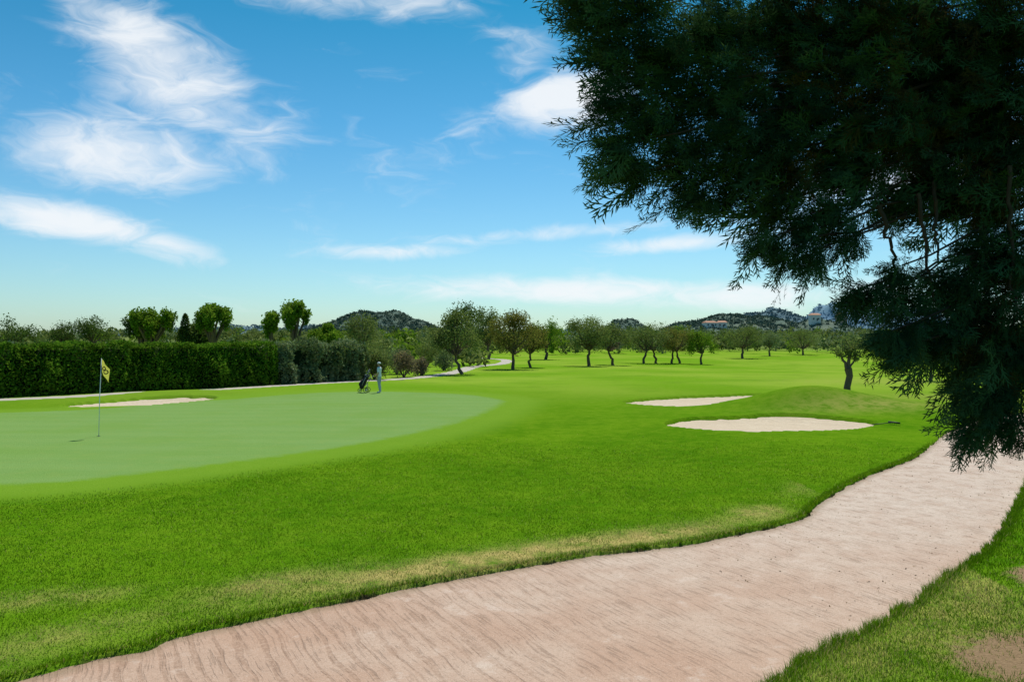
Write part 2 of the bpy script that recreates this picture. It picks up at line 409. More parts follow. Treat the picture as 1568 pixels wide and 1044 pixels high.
def tree(name, x, y, top, w, kind, cb=.34, trunks=((0, 0),), nleaf=4200, leaf=.19, nclump=24, r0=.16, lean=(0, 0), offs=0.0):
    A = Acc(); z0 = hz(x, y)-.05; Ht = top-z0; ccx = x+offs
    rx = w/2*1.08; zb = z0+Ht*cb; hc = Ht*(1-cb)
    cl = []
    for i in range(nclump):
        a = rng.uniform(0, 6.283); v = rng.uniform(0, 1)
        prof = math.sin(math.pi*min(1, (.20+.76*v)))**.5
        k = math.sqrt(rng.uniform(.02, 1))*.82*prof
        cs = rng.uniform(.26, .44)
        cl.append((np.array([ccx+math.cos(a)*k*rx, y+math.sin(a)*k*rx, zb+hc*(.12+.70*v)+rng.uniform(-.1, .1)]), cs, rng.uniform(0, .4)))
    n = int(nleaf*1.3/nclump)
    for (c, cs, ct) in cl:
        P = blobpts(c, rx*cs, rx*cs, hc*.27*rng.uniform(.7, 1.15), n, .15)+rng.normal(size=(n, 3))*leaf*.6
        A.quads(leaves(P, leaf, n), np.repeat(np.clip(ct+rng.uniform(0, .6, n), 0, 1), 4), 0)
    for ti, (ox, oy) in enumerate(trunks):
        fork = np.array([ccx-(ccx-x)*.35+ox*.5+lean[0], y+oy*.5+lean[1], z0+Ht*cb*.85])
        P = wavy((x+ox, y+oy, z0-.1), fork, 6, .10*Ht/5)
        V, F = tube(P, np.linspace(r0*1.35, r0*.8, 6)); A.add(V, F, .5, 1)
        for (c, cs, ct) in cl[ti::len(trunks)]:
            V, F = tube(wavy(fork, c, 5, .1), np.linspace(r0*.5, .02, 5), 5); A.add(V, F, .5, 1)
    return A.make(name, [LM[kind], bark])

# mid-ground olive / carob trees
tree('olive_tree', -4.5, 72, 5.9, 4.8, 'olive', .34, nleaf=4600, r0=.14, offs=-.6, lean=(-.2, 0))
tree('olive_tree', 0.1, 83, 6.1, 5.6, 'brown', .30, nleaf=5200, r0=.15)
tree('olive_tree', 2.0, 89, 5.0, 3.8, 'brown', .36, nleaf=2800, r0=.13, offs=.5, lean=(-.3, 0))
tree('olive_tree', 9.3, 96, 5.8, 7.4, 'olive', .38, nleaf=4800, r0=.17)
tree('olive_tree', 12.9, 101, 5.2, 5.0, 'olive', .38, nleaf=3200, r0=.15, offs=-.1, lean=(-.6, 0))
tree('olive_tree', 19.2, 111, 5.6, 7.2, 'olive', .35, trunks=((-.9, 0), (1.2, 1)), nleaf=4200, r0=.15)
tree('olive_tree', 23.0, 113, 5.1, 5.8, 'brown', .37, trunks=((-.3, 0), (.9, .6)), nleaf=3400, r0=.14)
tree('olive_tree', 26.6, 112, 4.6, 4.6, 'bright', .36, nleaf=3000, r0=.14, offs=-.4, lean=(.4, 0))
tree('olive_tree', 40.0, 138, 5.7, 7.8, 'olive', .36, nleaf=3600, r0=.19)
tree('olive_tree', 48.5, 150, 4.7, 4.6, 'grey', .4, nleaf=2400, r0=.15)
tree('olive_tree', 57, 156, 5.3, 8.4, 'olive', .28, nleaf=3200, r0=.18)
tree('olive_tree', 67, 146, 4.4, 6.4, 'grey', .35, nleaf=2600, r0=.16)
tree('olive_tree', 32.1, 61, 3.1, 3.2, 'olive', .45, nleaf=1800, r0=.11, leaf=.15)
tree('olive_tree', 50, 80, 4.4, 5.0, 'olive', .42, nleaf=2400, r0=.12)
tree('carob_tree', -8, 140, 10.0, 7.2, 'dark', .3, nleaf=3200, r0=.25, leaf=.32)
tree('carob_tree', -3.9, 131, 8.4, 5.8, 'olive', .3, nleaf=3000, r0=.22, leaf=.28)
tree('carob_tree', 5.2, 122, 6.6, 5.4, 'bright', .3, nleaf=2800, r0=.2, leaf=.25)
tree('carob_tree', -24.4, 130, 7.4, 6.4, 'olive', .25, nleaf=3000, r0=.2, leaf=.28)
tree('carob_tree', -94, 150, 7.8, 9.5, 'dark', .12, nleaf=3000, r0=.25, leaf=.35)
tree('carob_tree', -113, 200, 8.0, 6.0, 'dark', .2, nleaf=1800, r0=.25, leaf=.4)
tree('carob_tree', -106, 201, 9.4, 9.0, 'dark', .2, nleaf=2600, r0=.25, leaf=.4)
# pollarded young tree near the right-hand mound
A = Acc(); bx, by = 17.9, 42.4; z0 = hz(bx, by)-.05
V, F = tube([(bx-.1, by, z0-.1), (bx-.05, by, z0+.6), (bx+.08, by, z0+1.15), (bx+.0, by, z0+1.55)], [.22, .17, .17, .2], 9); A.add(V, F, .5, 1)
for (dx, dz, r0) in ((-.28, 2.15, .09), (.18, 2.4, .11), (.35, 1.95, .07), (.05, 2.2, .07)):
    P = wavy((bx, by, z0+1.45), (bx+dx, by+rng.uniform(-.2, .2), z0+dz), 5, .04)
    V, F = tube(P, np.linspace(r0, r0*.65, 5)); A.add(V, F, .5, 1)
    for k in range(7):
        q = P[-1]+np.array([rng.uniform(-.65, .8), rng.uniform(-.4, .4), rng.uniform(.2, 1.0)])
        V, F = tube(wavy(P[-1], q, 4, .03), np.linspace(.02, .006, 4), 4); A.add(V, F, .5, 1)
        n = 60; C = P[-1]+(q-P[-1])*rng.uniform(.2, 1.05, n)[:, None]+rng.normal(size=(n, 3))*.08
        A.quads(leaves(C, .10, n), np.repeat(rng.uniform(0, 1, n), 4), 0)
A.make('pollarded_tree', [LM['olive'], bark])

# pollarded mulberries behind the hedge
def mulberry(x, y, top, w, kind='bright', nb=7):
    A = Acc(); z0 = hz(x, y)
    V, F = tube(wavy((x, y, z0-.1), (x, y, z0+2.4), 5, .05), np.linspace(.26, .2, 5)); A.add(V, F, .5, 1)
    for i in range(nb):
        a = 6.28*i/nb+rng.uniform(-.4, .4); rr_ = w*.5*rng.uniform(.35, .85) if i else 0
        cz = top-rng.uniform(.5, 1.6) if i else top-.6
        c = np.array([x+math.cos(a)*rr_, y+math.sin(a)*rr_, cz]); s = rng.uniform(.5, .8)
        V, F = tube(wavy((x, y, z0+2.3), c-np.array([0, 0, .3]), 5, .06), np.linspace(.15, .08, 5)); A.add(V, F, .5, 1)
        n = 460; A.quads(leaves(blobpts(c, s, s, s*.9, n, .15)+rng.normal(size=(n, 3))*.1, .24, n), np.repeat(np.clip(rng.uniform(.0, .5)+rng.uniform(0, .6, n), 0, 1), 4), 0)
        n = 220; A.quads(leaves(blobpts(c-np.array([0, 0, s*1.1]), s*.75, s*.75, s*1.0, n, .1), .24, n), np.repeat(rng.uniform(0, .5, n), 4), 0)
    A.make('mulberry_tree', [LM[kind], bark])
mulberry(-34, 75, 6.1, 4.0, nb=10); mulberry(-28.2, 75, 6.7, 3.7, nb=10); mulberry(-22.6, 75, 5.7, 1.8, nb=4)
mulberry(-20.4, 75, 6.8, 3.2, nb=7); mulberry(-17.3, 75, 4.8, 3.2, nb=7); mulberry(-36.5, 79, 5.4, 3.4, 'dark', nb=8); mulberry(-30.8, 78, 4.8, 3.4, 'dark', nb=8)
def cypress(x, y, top, w):
    A = Acc(); n = 1800; tt = rng.uniform(0, 1, n); rr_ = w/2*np.sqrt(1-tt)*rng.uniform(.5, 1.05, n); a = rng.uniform(0, 6.28, n)
    C = np.stack([x+rr_*np.cos(a), y+rr_*np.sin(a), .3+tt*(top-.3)], 1)
    A.quads(leaves(C, .25, n), np.repeat(rng.uniform(0, .7, n), 4), 0)
    V, F = tube([(x, y, -.1), (x, y, top*.8)], [.15, .04]); A.add(V, F, .5, 1)
    A.make('cypress_tree', [LM['dark'], bark])
cypress(-31.6, 77, 5.6, 2.0); cypress(-30.2, 79, 4.8, 1.8)

# bushes
def bush(name, x, y, top, w, kind, n=3000, leaf=.16):
    A = Acc(); z0 = hz(x, y); h = top-z0
    for i in range(12):
        a = rng.uniform(0, 6.28); k = rng.uniform(0, .55)
        c = np.array([x+math.cos(a)*k*w/2*1.1, y+math.sin(a)*k*w/2, z0+h*rng.uniform(.25, .68)])
        P = blobpts(c, w*.25, w*.25, h*.3, n//12, .2)+rng.normal(size=(n//12, 3))*.08; P[:, 2] = np.maximum(P[:, 2], z0+.05)
        A.quads(leaves(P, leaf, len(P)), np.repeat(np.clip(rng.uniform(0, .4)+rng.uniform(0, .6, len(P)), 0, 1), 4), 0)
    for i in range(6):
        V, F = tube([(x, y, z0-.05), (x+rng.uniform(-.4, .4)*w, y+rng.uniform(-.3, .3)*w, z0+h*.6)], [.05, .015], 5); A.add(V, F, .5, 1)
    return A.make(name, [LM[kind], bark])
bush('laurel_bush', -10.9, 63, 2.9, 3.4, 'olive', 3600)
bush('oleander_bush', -9.1, 67, 2.5, 2.6, 'pink', 2600)
bush('oleander_bush', -7.9, 70, 1.8, 2.1, 'pink', 2000)
bush('oleander_bush', -10.4, 72, 2.8, 3.2, 'grey', 2600)
bush('oleander_bush', -6.8, 79, 2.4, 2.6, 'grey', 2000)
bush('laurel_bush', -13, 76, 3.6, 4.4, 'olive', 2600)
bush('laurel_bush', -9.5, 88, 3.6, 4.4, 'olive', 2400)

# --------------------------------------------------------------- hedge
hl = catmull([(-52, 4), (-38, 25), (-27.6, 42.0), (-18.5, 53.2), (-11.9, 62.2)], 30)
def hedge(name, c, kind, h, dep, nl, leaf, shag):
    A = Acc(); s = np.concatenate([[0], np.cumsum(np.linalg.norm(np.diff(c, axis=0), axis=1))])
    q = rng.uniform(0, s[-1], nl); px = np.interp(q, s, c[:, 0]); py = np.interp(q, s, c[:, 1])
    d = np.gradient(c, axis=0); d /= np.linalg.norm(d, axis=1)[:, None]
    ex = np.interp(q, s, d[:, 0]); ey = np.interp(q, s, d[:, 1])
    ok = rng.uniform(0, 1, nl)
    side = np.where(ok < .62, 1, np.where(ok < .76, -1, 0))
    zz = np.where(side != 0, h*rng.uniform(0, 1, nl)**.9, h)
    off = np.where(side != 0, side*dep/2*(1-.42*(zz/h)**2.2), rng.uniform(-.40, .40, nl)*dep)
    bump = .24*shag*wob(q*1.0, zz*1.3, 2.2)+.10*shag*wob(q, zz, 7)
    off = off+np.where(side != 0, side*bump, 0)+rng.normal(size=nl)*.07
    zz = zz+np.where(side == 0, bump*.7, 0)+rng.normal(size=nl)*.06*shag
    X_ = px+ey*off; Y_ = py-ex*off
    C = np.stack([X_, Y_, np.maximum(zz, .03)], 1)
    tt = np.clip(.35+.28*wob(q, zz, 1.6)+rng.uniform(-.35, .55, nl), 0, 1)
    A.quads(leaves(C, leaf, nl), np.repeat(tt, 4), 0)
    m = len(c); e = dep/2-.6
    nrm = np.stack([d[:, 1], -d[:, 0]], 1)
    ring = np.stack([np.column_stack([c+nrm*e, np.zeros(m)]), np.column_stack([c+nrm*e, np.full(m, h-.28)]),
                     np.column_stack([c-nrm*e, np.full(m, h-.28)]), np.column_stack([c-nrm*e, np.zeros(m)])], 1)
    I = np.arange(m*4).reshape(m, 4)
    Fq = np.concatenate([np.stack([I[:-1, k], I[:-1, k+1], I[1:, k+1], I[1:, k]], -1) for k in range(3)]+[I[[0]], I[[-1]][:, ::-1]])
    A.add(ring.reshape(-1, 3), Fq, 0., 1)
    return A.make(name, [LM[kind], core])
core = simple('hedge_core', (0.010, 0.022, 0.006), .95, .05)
k = int(len(hl)*.80)
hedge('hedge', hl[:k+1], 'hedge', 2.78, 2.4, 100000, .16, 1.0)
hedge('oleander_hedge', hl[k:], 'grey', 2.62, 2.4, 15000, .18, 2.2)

# --------------------------------------------------------------- hills (aerial haze painted into their colours)
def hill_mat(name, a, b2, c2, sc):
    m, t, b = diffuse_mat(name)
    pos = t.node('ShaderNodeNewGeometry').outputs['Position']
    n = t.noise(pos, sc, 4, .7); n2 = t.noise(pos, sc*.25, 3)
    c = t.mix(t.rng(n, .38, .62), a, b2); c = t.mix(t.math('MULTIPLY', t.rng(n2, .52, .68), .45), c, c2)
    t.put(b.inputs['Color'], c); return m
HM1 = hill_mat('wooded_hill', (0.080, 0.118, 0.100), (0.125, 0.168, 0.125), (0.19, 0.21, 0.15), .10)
HM2 = hill_mat('haze_tinted_hill', (0.115, 0.180, 0.210), (0.150, 0.215, 0.225), (0.19, 0.24, 0.23), .05)
HM3 = hill_mat('haze_blued_hill', (0.155, 0.255, 0.345), (0.180, 0.285, 0.360), (0.22, 0.31, 0.36), .02)  # bluish aerial perspective baked into base colour, stronger for farther hills
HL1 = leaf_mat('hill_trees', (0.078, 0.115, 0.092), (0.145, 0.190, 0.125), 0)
HL2 = leaf_mat('haze_tinted_hill_trees', (0.125, 0.190, 0.220), (0.165, 0.230, 0.235), 0)
HL3 = leaf_mat('haze_blued_hill_trees', (0.160, 0.260, 0.350), (0.185, 0.290, 0.365), 0)  # tree colours carry the same painted haze as their hills
def hill(y0, comps, sy, mat, lmat, ntree, ts, base=6.0):
    xs = [c[0] for c in comps]; ss = max(c[2] for c in comps)
    x0, x1 = min(xs)-3*ss, max(xs)+3*ss
    def f(x, y):
        z = 0
        for (cx_, a, s) in comps: z = z+(a*np.exp(-np.abs((x-cx_)/s)**2.0))**3
        z = np.cbrt(z)*np.exp(-((y-y0)/sy)**2)
        return z*(1+.10*wob(x/ss*2, y/ss*2, 2.5)+.03*wob(x/ss*2, y/ss*2, 9))+base-1.0
    gx = np.linspace(x0, x1, 160); gy = np.linspace(y0-2.4*sy, y0+2.4*sy, 60)
    GX, GY = np.meshgrid(gx, gy); GZ = f(GX, GY)
    I = np.arange(GX.size).reshape(GX.shape)
    Fq = np.stack([I[:-1, :-1], I[:-1, 1:], I[1:, 1:], I[1:, :-1]], -1).reshape(-1, 4)
    A = Acc(); A.add(np.stack([GX.ravel(), GY.ravel(), GZ.ravel()], 1), Fq, 0, 0)
    tx = rng.uniform(x0, x1, ntree); ty = rng.uniform(y0-1.6*sy, y0+.5*sy, ntree); tz = f(tx, ty)
    keep = (tz > base+1) & (wob(tx/ss*3, ty/ss*3, 3) > -.7); tx, ty, tz = tx[keep], ty[keep], tz[keep]; m = len(tx); q = 10
    tsz = ts*rng.uniform(.5, 1.0, m)
    C = np.repeat(np.stack([tx, ty, tz+tsz*.15], 1), q, 0)+rng.normal(size=(m*q, 3))*np.repeat(tsz, q)[:, None]*np.array([.35, .35, .22])
    tn = np.clip(np.repeat(rng.uniform(0, .7, m), q)+rng.uniform(0, .3, m*q), 0, 1)
    A.quads(leaves(C, ts*.5, m*q), np.repeat(tn, 4), 1)
    A.make('hill', [mat, lmat]); return f
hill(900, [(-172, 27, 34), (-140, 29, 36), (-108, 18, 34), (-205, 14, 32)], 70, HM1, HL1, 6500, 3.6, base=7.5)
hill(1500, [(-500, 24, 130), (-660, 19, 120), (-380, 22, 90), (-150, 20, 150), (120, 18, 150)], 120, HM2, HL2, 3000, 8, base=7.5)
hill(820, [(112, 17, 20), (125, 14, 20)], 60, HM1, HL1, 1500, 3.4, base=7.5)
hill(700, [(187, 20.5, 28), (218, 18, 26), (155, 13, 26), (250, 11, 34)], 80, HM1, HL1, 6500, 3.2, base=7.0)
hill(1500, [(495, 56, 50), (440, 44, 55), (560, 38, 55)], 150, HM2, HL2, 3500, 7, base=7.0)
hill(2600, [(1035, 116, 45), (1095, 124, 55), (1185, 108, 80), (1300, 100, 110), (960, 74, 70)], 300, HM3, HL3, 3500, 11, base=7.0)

# --------------------------------------------------------------- distant trees (one mass)
def mass(name, kinds_n, gen):
    for kind, cnt in kinds_n:
        Vs = []; Ts = []
        for i in range(cnt):
            x, y, h, w = gen()
            z0 = hz(x, y); n = 150 if y < 330 else 80; lf = w*.11+.14
            for c in range(5):
                cc_ = np.array([x+rng.uniform(-.3, .3)*w, y+rng.uniform(-.2, .2)*w, z0+h*rng.uniform(.25, .72)])
                P = blobpts(cc_, w*.27, w*.27, h*.27, n//5, .2)
                Vs.append(leaves(P, lf, len(P))); Ts.append(np.repeat(np.clip(rng.uniform(0, .5)+rng.uniform(0, .5, len(P)), 0, 1), 4))
        V = np.concatenate(Vs)
        mesh_np(name, V, np.arange(len(V)).reshape(-1, 4), {'tint': np.concatenate(Ts)}, [LM[kind]])
def g_far():
    y = rng.uniform(230, 520); x = rng.uniform(-.70, .72)*y
    return x, y, rng.uniform(2.5, 7), rng.uniform(4, 10)
def g_left():
    y = rng.uniform(90, 240); x = y*rng.uniform(-.72, -.05); return x, y, rng.uniform(1.8, 3.8), rng.uniform(3, 6)
def g_row():
    y = rng.uniform(165, 235); x = y*(rng.uniform(-.05, .75)); return x, y, rng.uniform(2.2, 5.6), rng.uniform(4, 8)
mass('distant_trees', [('olive', 300), ('dark', 130), ('grey', 120), ('bright', 70)], g_far)
mass('distant_scrub', [('olive', 120), ('grey', 60), ('bright', 35), ('dark', 40)], g_left)
mass('distant_tree_row', [('olive', 80), ('dark', 40), ('grey', 50), ('bright', 20)], g_row)

# --------------------------------------------------------------- houses on the hill
m_wall = simple('white_render_wall', (0.74, 0.68, 0.60), .8, .2, .05, 1)
m_wall2 = simple('ochre_render_wall', (0.60, 0.36, 0.25), .8, .2, .05, 1)
m_roof = simple('terracotta_roof', (0.40, 0.20, 0.12), .8, .2, .2, 1)
m_win = simple('window_glass', (0.05, 0.06, 0.07), .3, .5)
def box(name, c, s, mat, parent=None):
    import bmesh
    me = bpy.data.meshes.new(name); bm = bmesh.new(); bmesh.ops.create_cube(bm, size=1)
    bmesh.ops.scale(bm, vec=s, verts=bm.verts); bm.to_mesh(me); bm.free(); me.materials.append(mat)
    o = bpy.data.objects.new(name, me); coll.objects.link(o); o.location = c
    if parent: o.parent = parent
    return o
def house(x, y, z, w, d, h, wall=None, rot=0):
    e = bpy.data.objects.new('white_house' if wall is None else 'ochre_house', None); coll.objects.link(e); e.location = (x, y, z); e.rotation_euler[2] = rot
    box('walls', (0, 0, h/2-1.5), (w, d, h+3), wall or m_wall, e)
    V = [(-w/2-.4, -d/2-.4, h), (w/2+.4, -d/2-.4, h), (w/2+.4, d/2+.4, h), (-w/2-.4, d/2+.4, h), (-w/2+1, 0, h+1.4), (w/2-1, 0, h+1.4)]
    me = bpy.data.meshes.new('roof'); me.from_pydata([(a, b_, c+.01) for a, b_, c in V], [], [(0, 1, 5, 4), (1, 2, 5), (2, 3, 4, 5), (3, 0, 4), (3, 2, 1, 0)])
    me.materials.append(m_roof); o = bpy.data.objects.new('roof', me); coll.objects.link(o); o.parent = e
    nwin = max(2, int(w/3))
    for fl in range(max(1, int(h/3))):
        for i in range(nwin):
            box('window_%d_%d' % (fl, i), (-w/2+w*(i+.5)/nwin, -d/2-.02, 1.6+fl*2.9), (1.1, .1, 1.3), m_win, e)
    box('door', (w*.12, -d/2-.03, 1.0), (1.0, .1, 2.0), m_win, e)
for (x, y, w, h, wl) in ((149, 600, 9, 3.2, None), (159, 604, 7, 3.5, None), (228, 600, 7, 4.5, None), (248, 600, 5, 4.5, m_wall2)):
    house(x, y, 13.5 if x < 200 else 18.0, w, 8, h, wl, rng.uniform(-.3, .3))
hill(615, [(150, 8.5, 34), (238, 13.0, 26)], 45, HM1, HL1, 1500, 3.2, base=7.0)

# --------------------------------------------------------------- foreground cypress (one tree)
A = Acc()
def spray_template(seed, nside):
    V = []
    def blade(p, d, L, w):
        d = np.array(d, float); d /= np.linalg.norm(d); s = np.array([-d[1], d[0], 0]); p = np.array(p, float)
        V.extend([p, p+d*L*.4+s*w, p+d*L, p+d*L*.4-s*w])
    r_ = random.Random(seed)
    def bend(t): return np.array([t, .06*math.sin(3*t+seed), -.16*t*t])
    for i in range(5):
        p = bend(i/5); q = bend((i+1.25)/5); blade(p, q-p, np.linalg.norm(q-p), .018)
    for i in range(nside):
        t_ = .06+.90*i/nside; side = 1 if i % 2 else -1; L = .40*(1-t_)**.8+.14; L *= r_.uniform(.7, 1.25)
        ang_ = math.radians(r_.uniform(22, 44))*side; d = np.array([math.cos(ang_), math.sin(ang_), r_.uniform(-.35, .35)])
        p = bend(t_); blade(p, d, L, .016)
        ns = 2+int(L*8)
        for j in range(ns):
            tt = .25+.7*j/ns; s2 = 1 if j % 2 else -1
            a2 = ang_+s2*math.radians(r_.uniform(20, 40)); d2 = np.array([math.cos(a2), math.sin(a2), r_.uniform(-.4, .4)])
            blade(p+d*L*tt, d2, L*.36*(1-tt*.4)+.055, .0145)
    return np.array(V)
TS = [spray_template(s, 13) for s in (3, 5, 8)]
def sprays(base, dirs, scale, tint, mi):
    T = TS[rng.integers(3)]; NV = len(T)
    n = len(base)
    if n == 0: return
    d = dirs/np.linalg.norm(dirs, axis=1)[:, None]
    s = np.cross(d, rand_dirs(n)); s /= np.linalg.norm(s, axis=1)[:, None]; u = np.cross(d, s)
    V = base[:, None, :]+scale[:, None, None]*(T[None, :, 0:1]*d[:, None]+T[None, :, 1:2]*s[:, None]+T[None, :, 2:3]*u[:, None])
    A.quads(V.reshape(-1, 3), np.repeat(np.clip(tint, 0, 1), NV), mi)
V, F = tube(wavy((5.6, 6.2, -.1), (5.3, 6.0, 9.5), 10, .12), np.linspace(.36, .1, 10), 12); A.add(V, F, .5, 1)
# branch-end clusters: (x/y bearing, elevation tangent, distance m, radius m)
CL = [(.12,.42,5.0,.20),(.18,.42,5.1,.26),(.155,.345,5.0,.15),(.135,.305,4.9,.10),(.215,.35,5.1,.26),(.15,.250,4.9,.12),(.175,.215,5.0,.11),(.175,.285,5.0,.13),
 (.22,.28,5.2,.22),(.235,.215,5.1,.16),(.245,.18,5.0,.08),(.28,.39,5.3,.32),(.29,.31,5.2,.30),(.29,.235,5.1,.22),(.285,.195,5.1,.10),
 (.36,.38,5.5,.38),(.37,.29,5.3,.32),(.355,.225,5.1,.22),(.345,.175,5.1,.13),(.325,.130,4.9,.08),(.35,.12,4.9,.09),(.385,.115,4.9,.10),(.375,.16,5.0,.10),
 (.45,.38,5.4,.40),(.46,.28,5.3,.34),(.44,.215,5.2,.20),(.42,.165,5.1,.13),(.425,.135,5.0,.08),
 (.54,.38,5.6,.42),(.55,.28,5.5,.38),(.54,.210,5.3,.20),(.63,.36,5.5,.42),(.64,.24,5.4,.34),(.62,.165,5.3,.20),(.58,.19,5.3,.18),(.50,.17,5.2,.09),(.60,.30,5.7,.40),
 (.49,.095,4.9,.07),(.462,.066,4.8,.08),(.438,.066,4.8,.04),(.495,.07,5.0,.08),(.56,.085,5.1,.15),(.60,.05,5.1,.20),(.635,.11,5.2,.20),(.59,.13,5.2,.10),
 (.545,.025,5.0,.15),(.51,.022,4.9,.08),(.475,.012,4.8,.06),(.50,-.005,4.8,.06),(.59,-.005,5.0,.18),(.64,.0,5.1,.24),(.62,-.06,5.0,.15),(.585,-.070,4.9,.09),(.588,-.10,4.9,.07),(.63,-.10,4.9,.10)]
for (tx, tz, y, r_) in CL:
    c = np.array([tx*y, y, 3+tz*y])
    n = int(22+r_*r_*1280)
    P = blobpts(c, r_, r_*1.3, r_, n, .05)
    out = (P-c)/r_
    base_d = np.array([-.9, -.1, -.40]) if tz > .16 else np.array([-.55, -.1, -.75])
    if tz > .33: base_d = np.array([-.95, -.1, .0])
    D = base_d[None]*1.1+out*.65+rng.normal(size=P.shape)*.25
    smax = .30 if r_ > .1 else .21
    for kk in range(3):
        sl = slice(kk, None, 3); m = len(P[sl])
        sprays(P[sl], D[sl], rng.uniform(.13, smax, m), rng.uniform(.0, 1, m), 0)
    # a few long pointed leaders past the outline
    m = 5 if r_ > .1 else 2
    sprays(c+base_d*r_*.6+rng.normal(size=(m, 3))*r_*.5, base_d[None]+rng.normal(size=(m, 3))*.22, rng.uniform(.28, .42, m)*(1 if r_ > .1 else .75), rng.uniform(.3, 1, m), 0)
    if tx > .3 and r_ > .15:
        n2 = n//2; P = blobpts(c, r_*.95, r_*1.2, r_*.95, n2, .0); sprays(P, rand_dirs(n2)+base_d, rng.uniform(.14, .26, n2), rng.uniform(0, 1, n2), 2)
    st = np.array([5.5, 6.15, min(9, max(2.2, c[2]+rng.uniform(.3, 1.0)))])
    mid_ = (st*.45+c*.55)+np.array([0, 0, rng.uniform(.1, .3)])
    P = np.vstack([wavy(st, mid_, 9, .03), wavy(mid_, c, 8, .03)[1:]])
    V, F = tube(P, np.linspace(.022, .005, len(P)), 6); A.add(V, F, .5, 1)
    k = rng.integers(3, len(P), 16); Q = P[k]+rng.normal(size=(16, 3))*.05
    sprays(Q, base_d[None]+rng.normal(size=(16, 3))*.5, rng.uniform(.10, .18, 16), rng.uniform(0, .8, 16), 0 if rng.uniform() < .6 else 2)
# bare hanging twigs
for (p, q) in (((.462, .17, 5), (.485, .075, 5)), ((.51, .185, 5), (.53, .05, 5)), ((.53, .2, 5.1), (.535, .10, 5)), ((.625, .22, 5), (.63, .0, 5))):
    a_ = np.array([p[0]*p[2], p[2], 3+p[1]*p[2]]); b_ = np.array([q[0]*q[2], q[2], 3+q[1]*q[2]])
    V, F = tube(wavy(a_, b_, 16, .014), np.linspace(.014, .006, 16), 6); A.add(V, F, .5, 1)
# rest of the crown, above and beside the view
n = 1500
P = blobpts((5.4, 6.0, 7.3), 3.6, 2.6, 2.6, n, .2)
txp = P[:, 0]/P[:, 1]; tzp = (P[:, 2]-3)/P[:, 1]
P = P[(tzp > .50) | (txp > .74) | ((txp > .40) & (tzp > .33))]
n = len(P); D = (P-np.array([5.4, 6.0, 7.3]))+rng.normal(size=P.shape)*.6+np.array([0, 0, -.4])
sprays(P, D, rng.uniform(.35, .6, n), rng.uniform(0, .8, n), 0)
m_cyp = leaf_mat('cypress_foliage', (0.014, 0.038, 0.016), (0.085, 0.150, 0.058), .22, (0.05, 0.10, 0.03))
m_cypb = leaf_mat('cypress_dry_foliage', (0.034, 0.024, 0.010), (0.105, 0.074, 0.022), .1, (.08, .05, .02))
A.make('cypress_tree', [m_cyp, bark_d, m_cypb])

# --------------------------------------------------------------- dry leaves and chips lying on the path
n = 1400
k = rng.uniform(0, 1, n); Aq, _ = resample(Lc, 600); Bq, _ = resample(Rc, 600); ii = rng.integers(190, 420, n)
edgeb = np.where(rng.uniform(0, 1, n) < .65, rng.beta(.5, 1.4, n)*.4, k); edgeb = np.where(rng.uniform(0, 1, n) < .4, 1-edgeb, edgeb)
PP = Aq[ii]*(1-edgeb[:, None])+Bq[ii]*edgeb[:, None]+rng.normal(size=(n, 2))*.03
C = np.column_stack([PP, H(PP[:, 0], PP[:, 1])-.055+.006])
u = rng.normal(size=(n, 3)); u[:, 2] *= .25; u /= np.linalg.norm(u, axis=1)[:, None]; v = np.cross(u, np.array([0, 0, 1.])+rng.normal(size=(n, 3))*.3); v /= np.linalg.norm(v, axis=1)[:, None]
s = rng.uniform(.006, .02, n)[:, None]
V = np.stack([C-u*s, C-v*s*.5, C+u*s, C+v*s*.5], 1).reshape(-1, 3)
mesh_np('fallen_leaves', V, np.arange(4*n).reshape(-1, 4), {'tint': np.repeat(rng.uniform(0, 1, n), 4)}, [leaf_mat('dry_leaf', (0.05, 0.035, 0.02), (0.30, 0.20, 0.09), 0)])

# --------------------------------------------------------------- flagstick
def group(name, loc, rz=0):
    e = bpy.data.objects.new(name, None); coll.objects.link(e); e.location = loc; e.rotation_euler[2] = rz; return e
def part(name, V, F, mat, parent, smooth=True):
    me = bpy.data.meshes.new(name); me.from_pydata([tuple(map(float, v)) for v in V], [], [tuple(map(int, f)) for f in F]); me.materials.append(mat)
    if smooth:
        for p in me.polygons: p.use_smooth = True
    o = bpy.data.objects.new(name, me); coll.objects.link(o); o.parent = parent; return o
def tpart(name, pts, rads, mat, parent, k=10):
    V, F = tube(pts, rads, k); F = [tuple(f) for f in F]; n = len(pts)
    F.append(tuple(range(k))[::-1]); F.append(tuple(range((n-1)*k, n*k)))
    return part(name, V, F, mat, parent)
m_pole = simple('white_pole', (0.75, 0.75, 0.75), .4, .5, .03)
fx, fy = -13.0, 25.05; fz = hz(fx, fy)
g = group('golf_flag', (fx, fy, fz))
tpart('pole', [(0, 0, -.1), (0.03, 0, 1.2), (.09, 0, 2.45)], [.014, .012, .010], m_pole, g)
m_flag, t, b = diffuse_mat('flag_cloth')
oc = t.node('ShaderNodeTexCoord').outputs['Object']
sx = t.node('ShaderNodeSeparateXYZ'); t.l.new(oc, sx.inputs[0])
def ring(cx_, cz_, r_, w_):
    dx = t.math('SUBTRACT', sx.outputs['X'], cx_); dz = t.math('SUBTRACT', sx.outputs['Z'], cz_)
    q = t.math('SQRT', t.math('ADD', t.math('MULTIPLY', dx, dx), t.math('MULTIPLY', dz, dz)))
    return t.math('LESS_THAN', t.math('ABSOLUTE', t.math('SUBTRACT', q, r_)), w_)
mk = t.math('MAXIMUM', ring(.17, 2.13, .055, .015), ring(.23, 2.02, .055, .015))
fc_ = t.mix(mk, (0.78, 0.68, 0.12), (0.015, 0.015, 0.015))
